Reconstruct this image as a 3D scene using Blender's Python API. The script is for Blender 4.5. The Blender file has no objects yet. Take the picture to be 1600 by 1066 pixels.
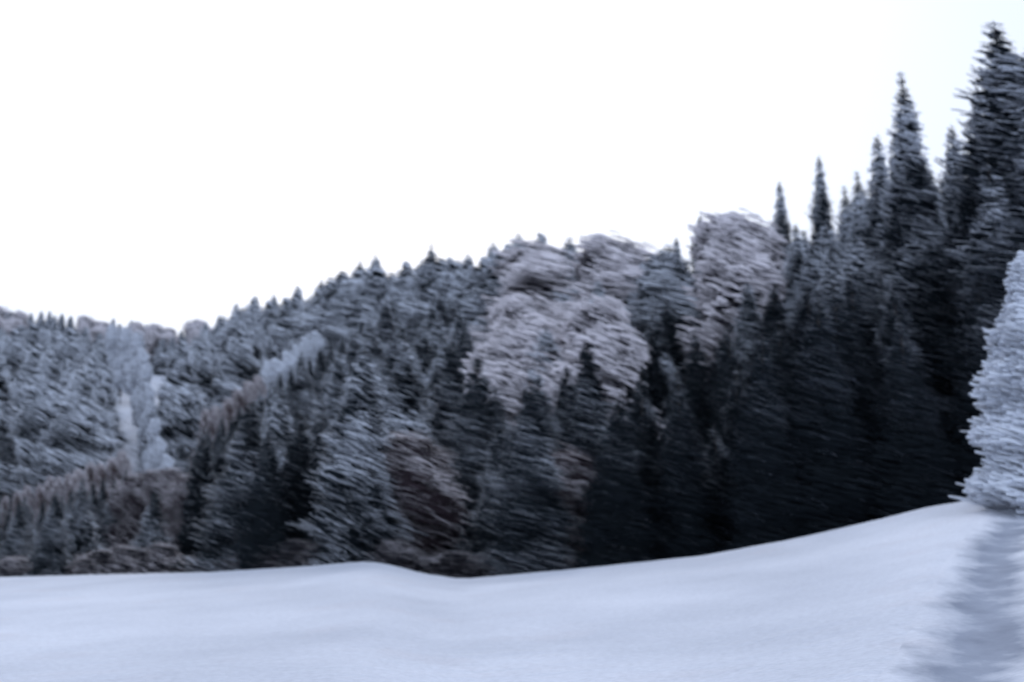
import bpy, math, random
from mathutils import Vector, Matrix

random.seed(7)
SC = bpy.context.scene
COL = SC.collection
R = math.radians

# ------------------------------------------------------------------ camera
FPX = 1556.0                       # focal length in photo pixels (35 mm on 36 mm)
EYE = Vector((0.0, 0.0, 1.6))
PITCH = math.atan(297.0 / FPX)     # the horizon lies low in the picture
cam_d = bpy.data.cameras.new('camera')
cam_d.sensor_width = 36.0
cam_d.lens = 35.0
cam_d.clip_start = 0.1
cam_d.clip_end = 4000.0
cam_d.dof.use_dof = True           # hand-held shot, focused short of the trees
cam_d.dof.focus_distance = 7.0
cam_d.dof.aperture_fstop = 1.0
cam = bpy.data.objects.new('camera', cam_d)
COL.objects.link(cam)
cam.location = EYE
cam.rotation_euler = (math.pi / 2 + PITCH, 0, 0)
SC.camera = cam

# ------------------------------------------------------------------ sky and light
SUN_EL, SUN_AZ = R(38), R(352)     # veiled sun beyond the forest: the sky burns out, the trees stand against it
world = bpy.data.worlds.new('World')
SC.world = world
world.use_nodes = True
wn = world.node_tree
wn.nodes.clear()
wo = wn.nodes.new('ShaderNodeOutputWorld')
wb = wn.nodes.new('ShaderNodeBackground')
ws = wn.nodes.new('ShaderNodeTexSky')
ws.sky_type = 'NISHITA'
ws.sun_disc = False
ws.sun_elevation = SUN_EL
ws.sun_rotation = SUN_AZ
ws.air_density = 1.0
ws.dust_density = 6.0
ws.ozone_density = 1.0
wb.inputs['Strength'].default_value = 0.10
# a bright veil of high cloud over the clear sky
wm = wn.nodes.new('ShaderNodeMix')
wm.data_type = 'RGBA'
wm.inputs['Factor'].default_value = 0.75
wm.inputs['B'].default_value = (10.0, 11.4, 14.0, 1)
wn.links.new(ws.outputs[0], wm.inputs['A'])
wn.links.new(wm.outputs['Result'], wb.inputs['Color'])
wn.links.new(wb.outputs[0], wo.inputs['Surface'])

sd = bpy.data.lights.new('sun', 'SUN')
sd.energy = 0.5
sd.angle = R(20)
sd.color = (1.0, 0.97, 0.93)
sun = bpy.data.objects.new('sun', sd)
COL.objects.link(sun)
sun.location = (0, -20, 60)
sv = Vector((math.sin(SUN_AZ) * math.cos(SUN_EL), math.cos(SUN_AZ) * math.cos(SUN_EL), math.sin(SUN_EL)))
sun.rotation_euler = sv.to_track_quat('Z', 'Y').to_euler()

SC.view_settings.view_transform = 'Standard'
SC.view_settings.look = 'None'
SC.view_settings.gamma = 1.0
SC.view_settings.use_curve_mapping = False
SC.view_settings.exposure = -0.08
SC.cycles.max_bounces = 5
SC.cycles.diffuse_bounces = 3
SC.cycles.use_denoising = True

# ------------------------------------------------------------------ helpers
CP, SP = math.cos(PITCH), math.sin(PITCH)


def at(u, v, Y):
    """point on the ray of photo pixel (u, v) at world depth Y"""
    x, zc = (u - 800.0) / FPX, (533.0 - v) / FPX
    dy, dz = CP - zc * SP, SP + zc * CP
    k = Y / dy
    return Vector((x * k, Y, EYE.z + dz * k))


def pix(p):
    d = p - EYE
    f = d.y * CP + d.z * SP
    up = -d.y * SP + d.z * CP
    return 800 + FPX * d.x / f, 533 - FPX * up / f


def interp(tab, x):
    if x <= tab[0][0]:
        return tab[0][1]
    for (a, b), (c, d) in zip(tab, tab[1:]):
        if x <= c:
            return b + (d - b) * (x - a) / (c - a)
    return tab[-1][1]


def smooth(x):
    x = max(0.0, min(1.0, x))
    return x * x * (3 - 2 * x)


def mesh_obj(name, verts, faces, mat, parent=None, shade=True):
    me = bpy.data.meshes.new(name)
    me.from_pydata(verts, [], faces)
    if shade:
        me.polygons.foreach_set('use_smooth', [True] * len(me.polygons))
    me.materials.append(mat)
    o = bpy.data.objects.new(name, me)
    COL.objects.link(o)
    o.parent = parent
    return o


# ------------------------------------------------------------------ materials
def new_mat(name):
    m = bpy.data.materials.new(name)
    m.use_nodes = True
    n = m.node_tree
    return m, n, n.nodes['Principled BSDF']


def noise(n, scale, detail=4, vec=None, rough=0.55):
    t = n.nodes.new('ShaderNodeTexNoise')
    t.inputs['Scale'].default_value = scale
    t.inputs['Detail'].default_value = detail
    t.inputs['Roughness'].default_value = rough
    if vec:
        n.links.new(vec, t.inputs['Vector'])
    return t


def ramp(n, fac, stops):
    r = n.nodes.new('ShaderNodeValToRGB')
    els = r.color_ramp.elements
    els[0].position, els[0].color = stops[0][0], (*stops[0][1], 1)
    els[1].position, els[1].color = stops[-1][0], (*stops[-1][1], 1)
    for p, c in stops[1:-1]:
        e = els.new(p)
        e.color = (*c, 1)
    n.links.new(fac, r.inputs['Fac'])
    return r


def mixc(n, fac, a, b, mode='MIX'):
    m = n.nodes.new('ShaderNodeMix')
    m.data_type = 'RGBA'
    m.blend_type = mode
    for sock, val in ((m.inputs['Factor'], fac), (m.inputs['A'], a), (m.inputs['B'], b)):
        if hasattr(val, 'links'):
            n.links.new(val, sock)
        elif isinstance(val, (int, float)):
            sock.default_value = val
        else:
            sock.default_value = (*val, 1)
    return m.outputs['Result']


def coords(n, rotz=0.0, scale=(1, 1, 1), kind='Object'):
    tc = n.nodes.new('ShaderNodeTexCoord')
    mp = n.nodes.new('ShaderNodeMapping')
    mp.inputs['Rotation'].default_value = (0, 0, rotz)
    mp.inputs['Scale'].default_value = scale
    n.links.new(tc.outputs[kind], mp.inputs['Vector'])
    return mp.outputs[0]


def field_colour(n):
    v = coords(n, 0, (1, 1, 1))
    # faint wind-blown dirt and litter
    d = noise(n, 0.55, 3, v)
    dm = ramp(n, d.outputs['Fac'], [(0.56, (0, 0, 0)), (0.72, (1, 1, 1))])
    base = mixc(n, 0.0, (0.63, 0.66, 0.73), (0.63, 0.66, 0.73))
    e = noise(n, 0.16, 5, v)
    em = ramp(n, e.outputs['Fac'], [(0.35, (0.46, 0.49, 0.57)), (0.65, (0.70, 0.73, 0.82))])
    base = mixc(n, 0.7, base, em.outputs['Color'])
    dirt_shade = n.nodes.new('ShaderNodeMath')
    dirt_shade.operation = 'MULTIPLY'
    dirt_shade.inputs[1].default_value = 0.16
    n.links.new(dm.outputs['Color'], dirt_shade.inputs[0])
    base = mixc(n, dirt_shade.outputs[0], base, (0.50, 0.44, 0.46))
    g = noise(n, 22.0, 3, coords(n, R(12), (0.5, 1, 1)), 0.7)
    gm = ramp(n, g.outputs['Fac'], [(0.3, (0.86, 0.86, 0.87)), (0.62, (1.05, 1.05, 1.05))])
    base = mixc(n, 1.0, base, gm.outputs['Color'], 'MULTIPLY')
    return base


def snow_ground_mat():
    m, n, b = new_mat('field_snow')
    base = field_colour(n)
    n.links.new(base, b.inputs['Base Color'])
    b.inputs['Roughness'].default_value = 0.85
    b.inputs['Specular IOR Level'].default_value = 0.2
    # wind ripples: long in one direction
    w = coords(n, R(14), (0.5, 2.6, 1))
    r1 = noise(n, 1.5, 4, w)
    w2 = coords(n, R(10), (1.6, 8.0, 1))
    r2 = noise(n, 2.0, 3, w2)
    add = n.nodes.new('ShaderNodeMath')
    add.operation = 'MULTIPLY_ADD'
    n.links.new(r2.outputs['Fac'], add.inputs[0])
    add.inputs[1].default_value = 0.35
    n.links.new(r1.outputs['Fac'], add.inputs[2])
    bp = n.nodes.new('ShaderNodeBump')
    bp.inputs['Strength'].default_value = 0.6
    bp.inputs['Distance'].default_value = 0.10
    n.links.new(add.outputs[0], bp.inputs['Height'])
    n.links.new(bp.outputs[0], b.inputs['Normal'])
    return m


def track_mat():
    m, n, b = new_mat('packed_snow_painted_shade')  # the trough's shade is painted into this snow's colour
    v = coords(n, R(12), (1.6, 0.9, 1))
    a = noise(n, 1.1, 6, v, 0.6)
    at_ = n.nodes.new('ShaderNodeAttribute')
    at_.attribute_name = 'dirt_shade'
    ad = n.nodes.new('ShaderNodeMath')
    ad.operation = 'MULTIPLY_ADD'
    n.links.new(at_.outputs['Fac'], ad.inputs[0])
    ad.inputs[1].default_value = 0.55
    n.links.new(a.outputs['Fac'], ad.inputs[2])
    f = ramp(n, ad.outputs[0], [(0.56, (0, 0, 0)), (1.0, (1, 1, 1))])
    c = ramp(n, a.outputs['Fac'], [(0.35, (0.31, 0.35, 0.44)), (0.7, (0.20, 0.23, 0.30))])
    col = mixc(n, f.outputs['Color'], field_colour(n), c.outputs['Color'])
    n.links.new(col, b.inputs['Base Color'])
    b.inputs['Roughness'].default_value = 0.8
    b.inputs['Specular IOR Level'].default_value = 0.2
    bp = n.nodes.new('ShaderNodeBump')
    bp.inputs['Strength'].default_value = 0.6
    bp.inputs['Distance'].default_value = 0.06
    n.links.new(a.outputs['Fac'], bp.inputs['Height'])
    n.links.new(bp.outputs[0], b.inputs['Normal'])
    return m


def bough_snow_mat(name, col):
    m, n, b = new_mat(name)
    a = noise(n, 1.3, 3, coords(n))
    c = ramp(n, a.outputs['Fac'], [(0.35, tuple(k * 0.82 for k in col)), (0.65, col)])
    n.links.new(c.outputs['Color'], b.inputs['Base Color'])
    b.inputs['Roughness'].default_value = 0.9
    b.inputs['Specular IOR Level'].default_value = 0.15
    return m


def foliage_mat(name, c0, c1):
    m, n, b = new_mat(name)
    oi = n.nodes.new('ShaderNodeObjectInfo')
    a = noise(n, 0.9, 3, coords(n))
    ad = n.nodes.new('ShaderNodeMath')
    ad.operation = 'MULTIPLY_ADD'
    n.links.new(oi.outputs['Random'], ad.inputs[0])
    ad.inputs[1].default_value = 0.4
    n.links.new(a.outputs['Fac'], ad.inputs[2])
    c = ramp(n, ad.outputs[0], [(0.4, c0), (0.95, c1)])
    n.links.new(c.outputs['Color'], b.inputs['Base Color'])
    b.inputs['Roughness'].default_value = 0.9
    b.inputs['Specular IOR Level'].default_value = 0.1
    return m


def bark_mat():
    m, n, b = new_mat('bark')
    a = noise(n, 3.0, 5, coords(n, 0, (3, 3, 0.5)))
    c = ramp(n, a.outputs['Fac'], [(0.3, (0.03, 0.024, 0.02)), (0.7, (0.11, 0.09, 0.08))])
    n.links.new(c.outputs['Color'], b.inputs['Base Color'])
    b.inputs['Roughness'].default_value = 0.95
    return m


M_FIELD = snow_ground_mat()
M_TRACK = track_mat()
M_SNOW = bough_snow_mat('bough_snow', (0.79, 0.84, 0.95))
M_FROST = bough_snow_mat('frost', (0.84, 0.80, 0.86))
M_DEEP = bough_snow_mat('deep_snow', (0.88, 0.91, 0.96))
M_SPRUCE = foliage_mat('spruce_needles', (0.009, 0.013, 0.018), (0.024, 0.031, 0.038))
M_TWIG = foliage_mat('bare_twigs', (0.012, 0.012, 0.017), (0.031, 0.029, 0.039))
M_MAUVE = foliage_mat('mauve_twigs', (0.032, 0.024, 0.030), (0.070, 0.052, 0.060))
M_RUSSET = foliage_mat('russet_twigs', (0.070, 0.045, 0.045), (0.14, 0.095, 0.095))
M_BARK = bark_mat()

# ------------------------------------------------------------------ terrain
CREST = [(-300, 906), (0, 902), (150, 898), (330, 894), (480, 885), (560, 878), (590, 878), (620, 885), (660, 896),
         (720, 905), (800, 898), (900, 889), (1100, 868), (1250, 840), (1380, 810), (1450, 792),
         (1540, 778), (1650, 766), (1900, 750)]


def dc_of_u(u):
    return interp([(-300, 36), (0, 34), (700, 29), (1600, 24), (1900, 23)], u)


CT = []
for u in range(-300, 1901, 20):
    d = dc_of_u(u)
    p = at(u, interp(CREST, u), d)
    CT.append((p.x / p.y, p.z, d))
CREST_Z = [(t, z) for t, z, d in CT]
CREST_D = [(t, d) for t, z, d in CT]
SLOPE = [(-0.55, 0.265), (-0.3, 0.25), (0.0, 0.30), (0.3, 0.34), (0.55, 0.42)]
RIDGE = [(-0.55, 150), (-0.36, 140), (-0.28, 115), (0.0, 90), (0.3, 66), (0.55, 56)]


def tmp_noise(x, y):
    return (math.sin(x * 0.31 + 1.3) * math.cos(y * 0.27 + 0.4) + 0.5 * math.sin(x * 0.83 - y * 0.41 + 2.0)
            + 0.3 * math.sin(x * 1.7 + y * 1.1))


def track_dist(x, y):
    """signed offset from the centre line of the wheel track"""
    return x - interp(TRACK, y)


TRACK = [(0, 40)]


def ground(x, y):
    t = x / max(y, 8.0)
    t = max(-0.65, min(0.65, t))
    zc, dc = interp(CREST_Z, t), interp(CREST_D, t)
    if y <= dc:
        s = max(0.0, (y + 4.0) / (dc + 4.0))
        h = zc * (0.35 * s + 0.65 * s ** 2.2)
        h += 0.035 * tmp_noise(x, y) * smooth((dc - y) / 5.0)
    else:
        h = zc - 1.5 * smooth((y - dc) / 6.0)
        yr = interp(RIDGE, t)
        sl = interp(SLOPE, t)
        k = max(0.0, min(y, yr) - dc - 6.0)
        h += sl * k * smooth(k / 10.0 + 0.15)
        if y > yr:
            h -= 0.10 * min(y - yr, 120)
        h += 0.4 * tmp_noise(x * 0.35, y * 0.35) * smooth((y - dc - 4) / 15.0)
    # trough of the wheel track
    q = abs(track_dist(x, y)) / 0.8
    if y < 30:
        h -= 0.16 * (1 - smooth(q * 0.75)) * smooth((24 - y) / 4)
    return h


# centre line of the wheel track: where these photo pixels meet the snow
def hit(u, v):
    y = 4.0
    while y < 40:
        q = at(u, v, y)
        if q.z <= ground(q.x, q.y):
            return q
        y += 0.05
    return q


_t = [hit(u, v) for u, v in ((1478, 1120), (1505, 1066), (1532, 990), (1542, 920), (1556, 860), (1580, 815), (1606, 785))]
TRACK = sorted((q.y, q.x) for q in _t)
TRACK = [(TRACK[0][0] - 4, TRACK[0][1] - 1.2)] + TRACK + [(TRACK[-1][0] + 8, TRACK[-1][1] + 5)]
TRACK_END = TRACK[-2][0]


def axis(lims):
    out = []
    for a, b, s in lims:
        k = a
        while k < b - 1e-6:
            out.append(k)
            k += s
    out.append(lims[-1][1])
    return out


xs = axis([(-900, -160, 60), (-160, -30, 4), (-30, 3, 0.4), (3, 14, 0.14), (14, 30, 0.4), (30, 100, 3), (100, 900, 60)])
ys = axis([(-900, -60, 60), (-60, 0, 5), (0, 6, 1), (6, 26, 0.16), (26, 40, 0.4), (40, 180, 3), (180, 900, 60)])
gv = [(x, y, ground(x, y)) for y in ys for x in xs]
nx = len(xs)
gf = [(j * nx + i, j * nx + i + 1, (j + 1) * nx + i + 1, (j + 1) * nx + i)
      for j in range(len(ys) - 1) for i in range(nx - 1)]
terrain = mesh_obj('snow_ground', gv, gf, M_FIELD)
terrain['kind'] = 'structure'
terrain['label'] = 'pale blue snow field rolling up to the forest edge'

# wheel track of packed snow, trough shade painted in, a strip just above it
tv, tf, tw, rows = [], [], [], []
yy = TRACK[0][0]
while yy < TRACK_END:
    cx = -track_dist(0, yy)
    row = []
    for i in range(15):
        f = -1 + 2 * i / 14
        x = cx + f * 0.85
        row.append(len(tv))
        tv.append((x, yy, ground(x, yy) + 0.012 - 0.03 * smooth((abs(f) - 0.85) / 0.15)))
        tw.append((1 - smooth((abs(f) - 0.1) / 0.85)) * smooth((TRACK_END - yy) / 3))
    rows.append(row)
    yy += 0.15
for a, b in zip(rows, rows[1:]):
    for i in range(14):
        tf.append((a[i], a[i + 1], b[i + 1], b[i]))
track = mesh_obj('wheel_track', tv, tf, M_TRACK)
att = track.data.attributes.new('dirt_shade', 'FLOAT', 'POINT')  # strength of the painted shade, fading towards the strip's edges
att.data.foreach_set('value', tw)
track['kind'] = 'structure'
track['label'] = 'grey trough of packed snow with painted shade beside the snow-buried spruce'


# ------------------------------------------------------------------ tree prototypes
class Strands:
    """snow-capped boughs: a hanging needle spray below, a ridge of snow above"""

    def __init__(self):
        self.dv, self.df, self.sv, self.sf = [], [], [], []

    def add(self, p, d, L, arc, w, hd, hs, r):
        d = d.normalized()
        side = Vector((-d.y, d.x, 0.0))
        if side.length < 1e-4:
            side = Vector((0, 1, 0))
        side.normalize()
        n = 4
        db, sb = len(self.dv), len(self.sv)
        ph = r.uniform(0, 6.28)
        for i in range(n):
            s = i / (n - 1.0)
            q = p + d * (L * (s - 0.5))
            q = q + Vector((0, 0, -arc * L * (s * s - 0.25) + 0.02 * L * math.sin(s * 7 + ph)))
            tp = 0.18 + 0.82 * math.sin(math.pi * (0.12 + 0.80 * s)) ** 0.8
            a, b = q + side * (w * tp), q - side * (w * tp)
            self.dv += [a, b, q + Vector((0, 0, -hd * tp))]
            if hs > 0:
                up = Vector((0, 0, 0.012))
                self.sv += [a * 1.0 + up + side * 0.006, b * 1.0 + up - side * 0.006,
                            q + Vector((0, 0, hs * tp * r.uniform(0.75, 1.2) + 0.012))]
        for i in range(n - 1):
            for a, b in ((0, 1), (1, 2), (2, 0)):
                j = 3 * i
                self.df.append((db + j + a, db + j + b, db + j + 3 + b, db + j + 3 + a))
                if hs > 0 and a:
                    self.sf.append((sb + j + b, sb + j + a, sb + j + 3 + a, sb + j + 3 + b))


def frustum(vs, fs, p0, p1, r0, r1, n=7):
    ax = (p1 - p0).normalized()
    s = ax.orthogonal().normalized()
    t = ax.cross(s)
    b = len(vs)
    for p, r in ((p0, r0), (p1, r1)):
        for i in range(n):
            a = 6.28318 * i / n
            vs.append(p + s * (r * math.cos(a)) + t * (r * math.sin(a)))
    for i in range(n):
        j = (i + 1) % n
        fs.append((b + i, b + j, b + n + j, b + n + i))


def make_proto(kind, H, RAD, seed, slope, L, hs, N, snow_low=1.0, spread=0.35, shelter=0.0, bend=None, dark_n=1.0, hd_k=1.0, fuzz=0.17, fine=0.020, twig=None, rime=False):
    """returns mesh data (trunk, crown, snow) for a tree with its foot at the origin"""
    r = random.Random(seed)
    st = Strands()
    tv_, tf_ = [], []
    lean = Vector((r.uniform(-0.02, 0.03), r.uniform(-0.02, 0.02), 0)) * H
    if bend is not None:
        lean = Vector((bend, 0, 0)) * H

    def axis_pt(f):
        return Vector((lean.x * f * f, lean.y * f * f, H * f))
    if kind == 'spruce':
        segs = 6
        for i in range(segs):
            f0, f1 = i / segs, (i + 1) / segs
            frustum(tv_, tf_, axis_pt(f0) - Vector((0, 0, 0.3 if i == 0 else 0)), axis_pt(f1),
                    0.022 * H * (1.02 - f0), 0.022 * H * (1.02 - f1))
        whorls = [r.uniform(0, 6.28) for _ in range(3)]

        def radius(f, a):
            base = RAD * (1.0 - f) ** 0.82 + 0.03 * RAD
            base *= 0.78 + 0.16 * math.sin(f * 34 + whorls[0]) + 0.14 * math.sin(3 * a + f * 9 + whorls[1]) \
                + 0.10 * math.sin(5 * a - f * 17 + whorls[2])
            if f < 0.08:
                base *= 0.75 + 3 * f
            return base

        def sample(inner):
            f = 1.0 - math.sqrt(r.random()) * 0.985
            f = min(0.995, max(0.02, f))
            a = r.uniform(0, 6.2832)
            rr = radius(f, a) * (math.sqrt(r.uniform(0.0, 0.5)) if inner else min(1.0 + 2 * fuzz, math.sqrt(r.uniform(0.16, 0.8)) + abs(r.gauss(0, fuzz))))
            p = axis_pt(f) + Vector((math.cos(a) * rr, math.sin(a) * rr, -0.22 * rr))
            return f, a, rr, p
    else:
        # broad-leaved or larch crown: limbs, then twigs through several lobes
        lobes = []
        frustum(tv_, tf_, Vector((0, 0, -0.3)), axis_pt(0.4), 0.02 * H, 0.015 * H)
        frustum(tv_, tf_, axis_pt(0.4), axis_pt(0.92), 0.015 * H, 0.004 * H)
        for i in range(9):
            a = r.uniform(0, 6.28)
            f = r.uniform(0.22, 0.9)
            k = math.sin(math.pi * (0.15 + 0.8 * f))
            c = axis_pt(f) + Vector((math.cos(a), math.sin(a), 0)) * (RAD * 0.55 * k)
            lobes.append((c, RAD * r.uniform(0.42, 0.68) * (0.55 + 0.5 * k)))
            frustum(tv_, tf_, axis_pt(max(0.1, f - 0.22)), c, 0.008 * H, 0.002 * H, 5)
        lobes.append((axis_pt(0.9), RAD * 0.36))
        lobes += [(axis_pt(0.35), RAD * 0.6), (axis_pt(0.6), RAD * 0.6), (axis_pt(0.78), RAD * 0.45)]
        if kind == 'shrub':
            for i in range(4):
                a = r.uniform(0, 6.28)
                lobes.append((Vector((math.cos(a) * RAD * 0.6, math.sin(a) * RAD * 0.6, 0.2 * H)), RAD * 0.55))

        def sample(inner):
            c, lr = r.choice(lobes)
            while True:
                q = Vector((r.uniform(-1, 1), r.uniform(-1, 1), r.uniform(-1, 1)))
                if q.length <= 1 and (inner or q.length > 0.35):
                    break
            q *= 0.72 if inner else 0.86 + abs(r.gauss(0, 0.24))
            p = c + Vector((q.x * lr, q.y * lr, q.z * lr * 0.95))
            p.z = max(0.05 * H, p.z)
            f = min(1.0, max(0.0, p.z / H))
            a = math.atan2(p.y, p.x)
            return f, a, math.hypot(p.x, p.y), p

    # dark inner sprays
    for i in range(int(N * dark_n)):
        f, a, rr, p = sample(True)
        d = Vector((1.0, 0, -slope * 0.8)) + Vector((math.cos(a), math.sin(a), -0.1)) * spread
        s = (0.30 + 0.70 * min(1.0, (1 - f) * 2.2)) if kind == 'spruce' else 1.0
        st.add(p, d, L * r.uniform(0.8, 1.4) * s, 0.12, 0.12 * L * s, 0.12 * L * s, 0, r)
    for i in range(N):
        f, a, rr, p = sample(False)
        d = Vector((1.0, r.uniform(-0.35, 0.35), -slope + r.gauss(0, 0.08)))  # all boughs sweep one way, shaped to imitate blur streaks
        d += Vector((math.cos(a), math.sin(a), -0.12)) * spread * r.uniform(0.4, 1.3)
        s = (0.34 + 0.66 * min(1.0, (1 - f) * 2.6)) if kind == 'spruce' else r.uniform(0.6, 1.1)
        LL = L * r.uniform(0.65, 1.35) * s
        load = snow_low + (1 - snow_low) * smooth((f - shelter) * 1.3)
        cl = math.sin(p.x * 2.1 + seed) * math.sin(p.z * 1.7 + 2 * seed) + math.sin(p.y * 2.3 + p.z * 0.9 + seed)
        load *= 1.0 + 0.45 * cl if snow_low < 1 else 1.0
        load = max(0.0, load)
        h = hs * r.uniform(0.4, 1.3) * load * (0.55 + 0.45 * s)
        if r.random() > (0.35 + 0.65 * load) * (1 if load > 0.12 else 0.25):
            h = 0
        st.add(p, d, LL, r.uniform(0.10, 0.22), fine * L * s, fine * L * s * hd_k * r.uniform(0.7, 1.3), h, r)
    tm = {}
    for nm, v, fc, mt in (('trunk', tv_, tf_, M_BARK),
                          ('crown', st.dv, st.df, twig or (M_SPRUCE if kind == 'spruce' else M_TWIG)),
                          ('snow', st.sv, st.sf, M_SNOW if kind == 'spruce' or rime else M_FROST)):
        me = bpy.data.meshes.new(nm)
        me.from_pydata([tuple(q) for q in v], [], fc)
        me.polygons.foreach_set('use_smooth', [True] * len(me.polygons))
        me.materials.append(mt)
        tm[nm] = me
    tm['H'] = H
    tm['R'] = RAD
    return tm


def plant(proto, name, label, category, group, base, height, width=1.0, rot=0.0, snow=True):
    """one tree: an Empty at the foot, trunk and crown as parts, snow on the crown"""
    e = bpy.data.objects.new(name, None)
    e.empty_display_size = 0.5
    COL.objects.link(e)
    k = height / proto['H']
    e.location = base
    e.scale = (k * width, k * width, k)
    e.rotation_euler = (0, 0, rot)
    e['label'] = label
    e['category'] = category
    if group:
        e['group'] = group
    t = bpy.data.objects.new('trunk', proto['trunk'])
    c = bpy.data.objects.new('crown', proto['crown'])
    COL.objects.link(t)
    COL.objects.link(c)
    t.parent = e
    c.parent = e
    if snow and len(proto['snow'].polygons):
        s = bpy.data.objects.new('snow', proto['snow'])
        COL.objects.link(s)
        s.parent = c
        s['kind'] = 'stuff'
    return e


# prototype sets: boughs lengthen with distance, imitating blur streaks of one size on screen
P = {}
# tall dark spruces of the near forest edge (right)
P['edge'] = [make_proto('spruce', 12, 2.9, 100 + i, 0.12, 0.75, 0.034, 5200, snow_low=0.05, spread=0.25, shelter=0.18) for i in range(2)]
P['tall'] = [make_proto('spruce', 17, 3.1, 120 + i, 0.12, 0.80, 0.046, 7000, snow_low=0.04, spread=0.25, shelter=0.25) for i in range(3)]
# spruces of the slope: the higher they stand, the more snow they carry
P['high'] = [make_proto('spruce', 10, 2.5, 200 + i, 0.24, 1.0, 0.056, 3200, snow_low=0.3, spread=0.2) for i in range(4)]
P['mid'] = [make_proto('spruce', 10, 2.5, 230 + i, 0.20, 0.9, 0.027, 3200, snow_low=0.2, spread=0.2) for i in range(3)]
P['low'] = [make_proto('spruce', 10, 2.6, 260 + i, 0.16, 0.8, 0.010, 3000, snow_low=0.25, spread=0.2) for i in range(3)]
P['dark'] = [make_proto('spruce', 11, 2.9, 600 + i, 0.12, 0.8, 0.011, 2800, snow_low=0.06, spread=0.22, shelter=0.4) for i in range(3)]
# far spruces with heavier snow
P['far'] = [make_proto('spruce', 10, 2.6, 300 + i, 0.34, 1.3, 0.075, 2600, snow_low=0.35, spread=0.18) for i in range(4)]
# frosted bare larches and birches
P['frost'] = [make_proto('broad', 9, 2.4, 400 + i, 0.24, 1.0, 0.105, 3600, snow_low=0.9, spread=0.15, dark_n=0.3) for i in range(4)]
P['brown'] = [make_proto('broad', 8, 2.4, 450 + i, 0.20, 1.0, 0.016, 2800, snow_low=0.6, spread=0.15, dark_n=0.4, twig=M_MAUVE) for i in range(2)]
P['russet'] = [make_proto('broad', 8, 2.2, 470 + i, 0.28, 1.0, 0.032, 2400, snow_low=0.8, spread=0.15, dark_n=0.2, twig=M_RUSSET) for i in range(2)]
P['hoar'] = [make_proto('broad', 9, 2.2, 650 + i, 0.32, 1.0, 0.16, 3200, snow_low=1.0, spread=0.15, dark_n=0.12, rime=True) for i in range(2)]
P['shrub'] = [make_proto('shrub', 3.2, 1.7, 500 + i, 0.13, 0.75, 0.008, 2200, snow_low=0.5, spread=0.15, dark_n=0.5) for i in range(3)]

# ------------------------------------------------------------------ skyline, tree by tree
SKY = [(-60, 480), (0, 482), (60, 486), (130, 492), (200, 500), (260, 510), (310, 502), (340, 490), (380, 462), (430, 456), (480, 440),
       (530, 420), (580, 396), (620, 402), (670, 382), (720, 394), (780, 372), (830, 360), (890, 370),
       (940, 364), (985, 376), (1020, 400), (1050, 366), (1085, 336), (1140, 332), (1190, 346),
       (1240, 342), (1290, 335), (1330, 285), (1360, 240), (1400, 200), (1440, 200), (1470, 200), (1500, 170), (1530, 120),
       (1570, 60), (1600, 70), (1700, 20)]
def in_strip(u, v, margin=0):
    c = interp([(500, 185), (530, 215), (600, 238), (680, 250), (760, 290)], v)
    return 490 < v < 735 and abs(u - c) < 26 + margin


def describe(kind, u, v, front):
    """name, label, category, group: what the tree looks like and what it stands beside"""
    if kind in ('edge', 'tall'):
        if front:
            w = 'in the front row behind the snow crest'
        elif u > 1380:
            w = 'around the foot of the tallest spruce'
        else:
            w = 'on the steep slope below the stepped rise'
        return 'spruce_tree', 'black-green spruce with thin snow lines ' + w, 'spruce'
    if kind == 'dark':
        w = 'in the black hollow below the pale larches' if u > 700 else 'in the dark hollow below the diagonal belt'
        return 'spruce_tree', 'black spruce almost free of snow ' + w, 'spruce'
    if kind == 'hoar':
        return 'larch_tree', 'larch white with rime ' + ('in the upright frosted strip on the far hill' if u < 350 else 'in the pale diagonal line below the ridge'), 'larch'
    if kind in ('mid', 'high', 'low'):
        if front:
            w = 'at the forest foot near the snow dip'
        elif u < 540:
            w = 'below the pale diagonal belt of larches'
        elif u < 760:
            w = 'around the pointed ridge spruce'
        elif u < 1050:
            w = 'beside the big clump of pale larches'
        else:
            w = 'below the thin spire-like spruces'
        return 'spruce_tree', {'high': 'spruce well covered with snow ', 'mid': 'snow-powdered dark spruce ', 'low': 'dark spruce with hardly any snow '}[kind] + w, 'spruce'
    if kind == 'far':
        w = 'on the far hill beyond the valley notch' if u < 320 else 'on the slope climbing from the valley notch'
        return 'spruce_tree', 'blue-grey spruce heavy with snow ' + w, 'spruce'
    if kind == 'frost':
        if in_strip(u, v, 30):
            w = 'in the upright frosted strip on the far hill'
        elif u < 320:
            w = 'on top of the far hill'
        elif u < 660:
            w = 'in the diagonal belt below the ridge'
        elif u < 1040:
            w = 'in the big pale clump on the middle slope'
        else:
            w = 'in the pale clump below the thin spires'
        return 'larch_tree', 'pale frosted bare larch ' + w, 'larch'
    if kind == 'russet':
        return 'birch_tree', 'reddish leafless birch in the long diagonal line down to the far hill foot', 'birch'
    if kind == 'brown':
        w = 'at the foot of the far hill' if u < 420 else ('at the forest foot behind the snow bump' if u < 750 else 'at the forest foot past the dip in the snow')
        return 'birch_tree', 'leafless grey-brown birch ' + w, 'birch'
    w = 'left of the dip' if u < 720 else 'up the rise'
    w = 'along the level part of the snow crest' if u < 560 else ('at the dip in the snow crest' if u < 900 else 'beside the start of the rising snow crest')
    return 'shrub', 'low bare dark shrub ' + w, 'shrub'


planted = []


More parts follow.
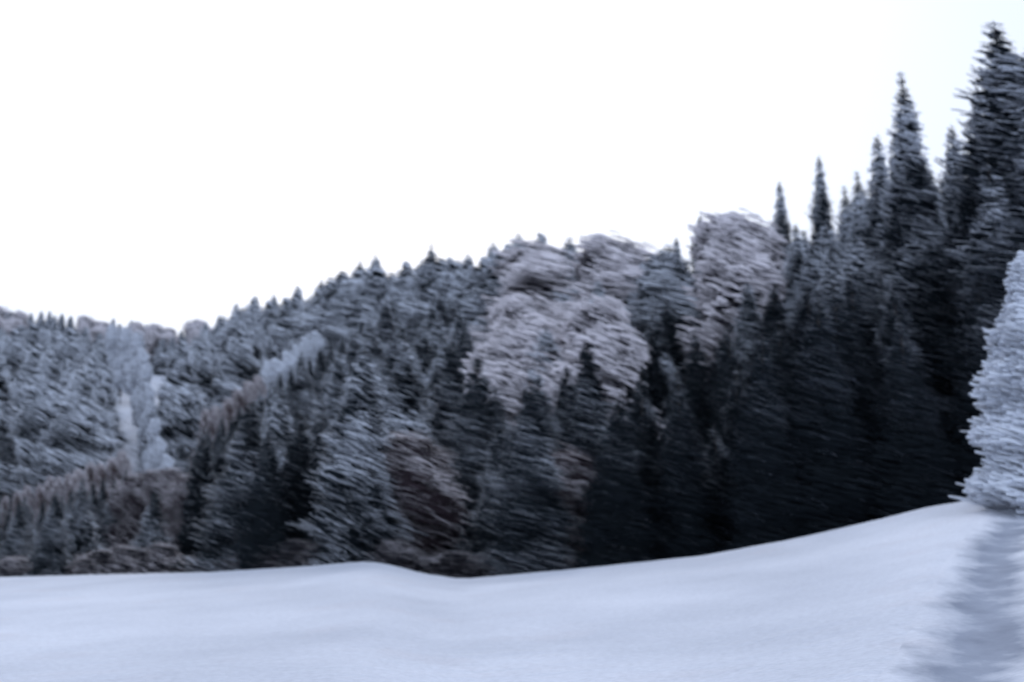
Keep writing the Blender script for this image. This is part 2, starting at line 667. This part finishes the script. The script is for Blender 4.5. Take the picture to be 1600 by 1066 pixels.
def put(kind, base, height, width=1.0, label=None):
    u, v = pix(base + Vector((0, 0, height)))
    front = base.y < interp(CREST_D, base.x / base.y) + 9
    n, l, c = describe(kind, u, v, front)
    o = plant(random.choice(P[kind]), n, label or l, c, None if label else l.split(' ', 1)[1] + ' group', base, height, width, random.uniform(-0.22, 0.22))
    planted.append((base.x, base.y))
    return o


def sky_tree(u, v, Y, kind, width=1.0, label=None):
    p = at(u, v, Y)
    g = ground(p.x, p.y)
    h = p.z - g
    return put(kind, Vector((p.x, p.y, g - 0.1)), h, width, label)


sky_tree(1572, 28, 33, 'tall', 1.6, 'tallest dark spruce rising far above the forest behind the snow-buried spruce')
sky_tree(1416, 105, 36, 'tall', 0.80, 'slender pointed spruce, second tallest, beside the tallest spruce')
sky_tree(1480, 190, 38, 'tall', 0.9, 'spruce filling the gap between the two tallest spruces')
sky_tree(1366, 205, 40, 'tall', 0.85, 'shorter spruce leaning against the slender pointed spruce')
sky_tree(1276, 238, 52, 'tall', 0.72, 'thin spire-like spruce with a blunt top standing clear of the canopy')
sky_tree(1216, 278, 54, 'tall', 0.75, 'small thin spruce top poking out beside the spire-like spruce')
sky_tree(1325, 285, 44, 'tall', 0.9, 'dark spruce at the foot of the stepped rise to the tallest spruces')
sky_tree(672, 378, 84, 'mid', 1.0, 'pointed dark spruce standing alone on the middle ridge between pale crowns')
sky_tree(590, 394, 88, 'high', 1.1, 'round-shouldered spruce on the ridge where the slope climbs from the valley')
for (u, v, Y, kd, w) in [(1290, 335, 48, 'tall', 1.0), (1240, 345, 50, 'tall', 1.0), (1195, 352, 52, 'tall', 0.9), (1160, 342, 53, 'frost', 0.8), (1130, 336, 54, 'frost', 0.85),
                         (1092, 332, 60, 'tall', 0.9), (1055, 366, 58, 'tall', 0.9), (1022, 400, 62, 'tall', 0.9),
                         (985, 378, 70, 'high', 1.0), (940, 364, 74, 'high', 1.2), (895, 368, 76, 'high', 1.2),
                         (850, 362, 78, 'high', 1.1), (815, 360, 80, 'high', 1.1), (775, 374, 80, 'high', 1.1), (735, 392, 82, 'high', 1.0), (705, 396, 84, 'far', 1.0),
                         (635, 402, 88, 'far', 1.0), (560, 404, 92, 'high', 1.0), (530, 420, 94, 'far', 1.0), (500, 434, 96, 'high', 1.0),
                         (465, 445, 100, 'far', 1.0), (430, 456, 102, 'high', 1.0), (395, 458, 104, 'far', 1.0), (372, 470, 106, 'far', 0.9),
                         (345, 490, 108, 'high', 0.9), (320, 500, 110, 'far', 0.9), (1450, 235, 37, 'tall', 0.9), (1525, 125, 35, 'tall', 0.9), (1392, 200, 38, 'tall', 0.8), (1345, 262, 43, 'tall', 0.9),
                         (1600, 60, 32, 'tall', 1.0), (1540, 230, 32, 'tall', 1.0), (1310, 340, 45, 'tall', 1.0)]:
    sky_tree(u, v, Y, kd, w)
for u in range(330, 1060, 19):      # second rank closing the ridge line
    sky_tree(u + random.uniform(-6, 6), interp(SKY, u) + random.uniform(5, 24), interp([(330, 104), (600, 84), (1060, 58)], u), 'far' if u < 520 else ('frost' if 770 < u < 1010 and random.random() < 0.15 else random.choice(['high', 'far'])), random.uniform(1.2, 1.7))
for i, u in enumerate(range(-30, 310, 13)):
    sky_tree(u + random.uniform(-6, 6), interp(SKY, u) + random.uniform(-4, 8), 140 - 6 * (u > 240), random.choice(['far', 'far', 'frost']), random.uniform(0.8, 1.1))


LINE = [(-20, 778), (0, 770), (200, 700), (300, 650), (400, 590), (430, 555), (530, 490), (640, 412)]


def kind_at(u, v, Y):
    dv = v - interp(SKY, u)
    if u > 1290:
        return 'edge' if v < 380 else 'dark'
    if u > 1195:
        return 'edge' if v < 420 else 'dark'
    ex, ey = u - 895, v - 452       # the pale clump lies tilted across the slope
    if (ex * 0.85 - ey * 0.5) ** 2 / 135 ** 2 + (ex * 0.5 + ey * 0.85) ** 2 / 62 ** 2 < random.uniform(0.6, 1.3):
        return random.choice(['frost', 'frost', 'frost', 'high'])
    if 1080 < u < 1190 and v < 395:
        return 'frost'
    if (930 < u < 1290 and v > 440 + random.uniform(-25, 70)) or (300 < u < 520 and 625 < v < 740):
        return 'dark'
    if v > 660 and (540 < u < 680 or 820 < u < 940):
        return 'brown'
    if u < 300:
        return 'far' if v < 600 else ('low' if v > 690 else random.choice(['mid', 'low']))
    if dv < 55:
        return 'far' if u < 520 else 'high'
    if dv < 150:
        return 'high' if u < 560 and dv < 100 else ('low' if u > 700 and dv > 100 else 'mid')
    return 'low'


# rows of trees up the slope, front to back
low = {}                            # lowest photo row already covered, by 10-pixel column
Y = 31.0
while Y < 140:
    step = 2.3 + 0.013 * (Y - 31)
    halfw = 0.56 * Y + 3
    sx = 2.4 + 0.014 * (Y - 31)
    x = -halfw + random.uniform(0, sx)
    while x < halfw:
        px, py = x + random.uniform(-0.7, 0.7), Y + random.uniform(-0.8, 0.8)
        x += sx
        t = px / py
        dc, yr = interp(CREST_D, max(-0.65, min(0.65, t))), interp(RIDGE, max(-0.65, min(0.65, t)))
        if py < dc + 2.2 or py > yr - 2:
            continue
        g = ground(px, py)
        h = random.uniform(6.0, 9.5) if t < 0.3 else random.uniform(7.5, 11)
        if py < dc + 8 and t < 0.25:
            h *= random.uniform(0.6, 0.95)
        u, v = pix(Vector((px, py, g + h)))
        lim = interp(SKY, u) + 14
        if v < lim:
            h *= 0.75
            u, v = pix(Vector((px, py, g + h)))
            if v < lim:
                continue
        if in_strip(u, v, 1.0 * FPX / py):
            continue
        if -30 < u < 650:           # keep the diagonal line of pale trees in view
            dl, fv = interp(LINE, u), pix(Vector((px, py, g)))[1]
            if -6 < v - dl < 20:
                continue
            if fv > dl + 90 and v < dl + 20:
                h *= (fv - dl - 20 - random.uniform(0, 18)) / (fv - v)
                if h < 2.6:
                    continue
                u, v = pix(Vector((px, py, g + h)))
        if t > 0.47 and py < 31:
            continue
        c0 = int(u // 10)
        if v > min(low.get(c0 + k, 2000) for k in (-1, 0, 1)) - 11:
            continue                # wholly hidden behind nearer trees
        hw = int(1.6 * FPX / py / 10)
        for k in range(-hw, hw + 1):
            low[c0 + k] = min(low.get(c0 + k, 2000), v + 10 + abs(k) / max(hw, 1) * 0.5 * h * FPX / py)
        put(kind_at(u, v, py), Vector((px, py, g - 0.1)), h, random.uniform(0.9, 1.25))
    Y += step

def foot(u, v, y0):
    """where the ray of a photo pixel meets the hillside"""
    y = y0
    while y < 150:
        q = at(u, v, y)
        if q.z <= ground(q.x, q.y):
            break
        y += 0.5
    return q


def row_tree(u, v, drop, kind, width):
    q = foot(u, v + drop, 44.0)
    top = at(u, v, q.y)
    g = ground(top.x, q.y)
    h = max(3.5, min(11.0, top.z - g))
    put(kind, Vector((top.x, q.y, g - 0.1)), h, width)


# rimed larches standing one below the other in a strip down the far hill
for u, v in ((175, 508), (196, 510), (214, 518), (222, 542), (228, 568), (232, 596), (236, 624), (241, 652), (250, 680), (262, 706), (278, 732)):
    row_tree(u, v, 120, 'hoar', 0.46)
# the long diagonal line: frosted larches above, reddish birches further down
u = -10.0
while u < 640:
    if not 205 < u < 305:
        row_tree(u, interp(LINE, u) + random.uniform(-5, 6), 130, 'hoar' if u > 415 else 'russet', 0.5 if u > 120 else 0.36)
    row_tree(u + 6, (interp(LINE, u) + 26 if not 205 < u < 305 else 730) + random.uniform(-3, 8), 150, 'brown' if 205 < u < 305 else 'low', 0.8)
    u += random.uniform(13, 19)

# low shrubs filling the foot of the forest edge
for i in range(70):
    u = -60 + i * 960 / 69 + random.uniform(-8, 8)
    d = dc_of_u(u) + random.uniform(2.2, 4.5)
    p = at(u, 860, d)
    g = ground(p.x, d)
    put('shrub', Vector((p.x, d, g - 0.05)), random.uniform(0.9, 1.4), random.uniform(1.2, 1.8))

# ------------------------------------------------------------------ snow-buried spruce at the right
bp_ = make_proto('spruce', 5.6, 1.9, 903, 0.12, 0.60, 0.075, 11000, snow_low=1.0, spread=0.25, dark_n=0.06, fuzz=0.05, hd_k=0.4, fine=0.04, twig=M_DEEP)
p = at(1645, 770, 22.0)
plant(bp_, 'spruce_tree', 'young spruce almost buried in pale snow beside the wheel track', 'spruce', None,
      Vector((p.x, 22.0, ground(p.x, 22.0) - 0.55)), 6.2)

print('TREES', len(planted))
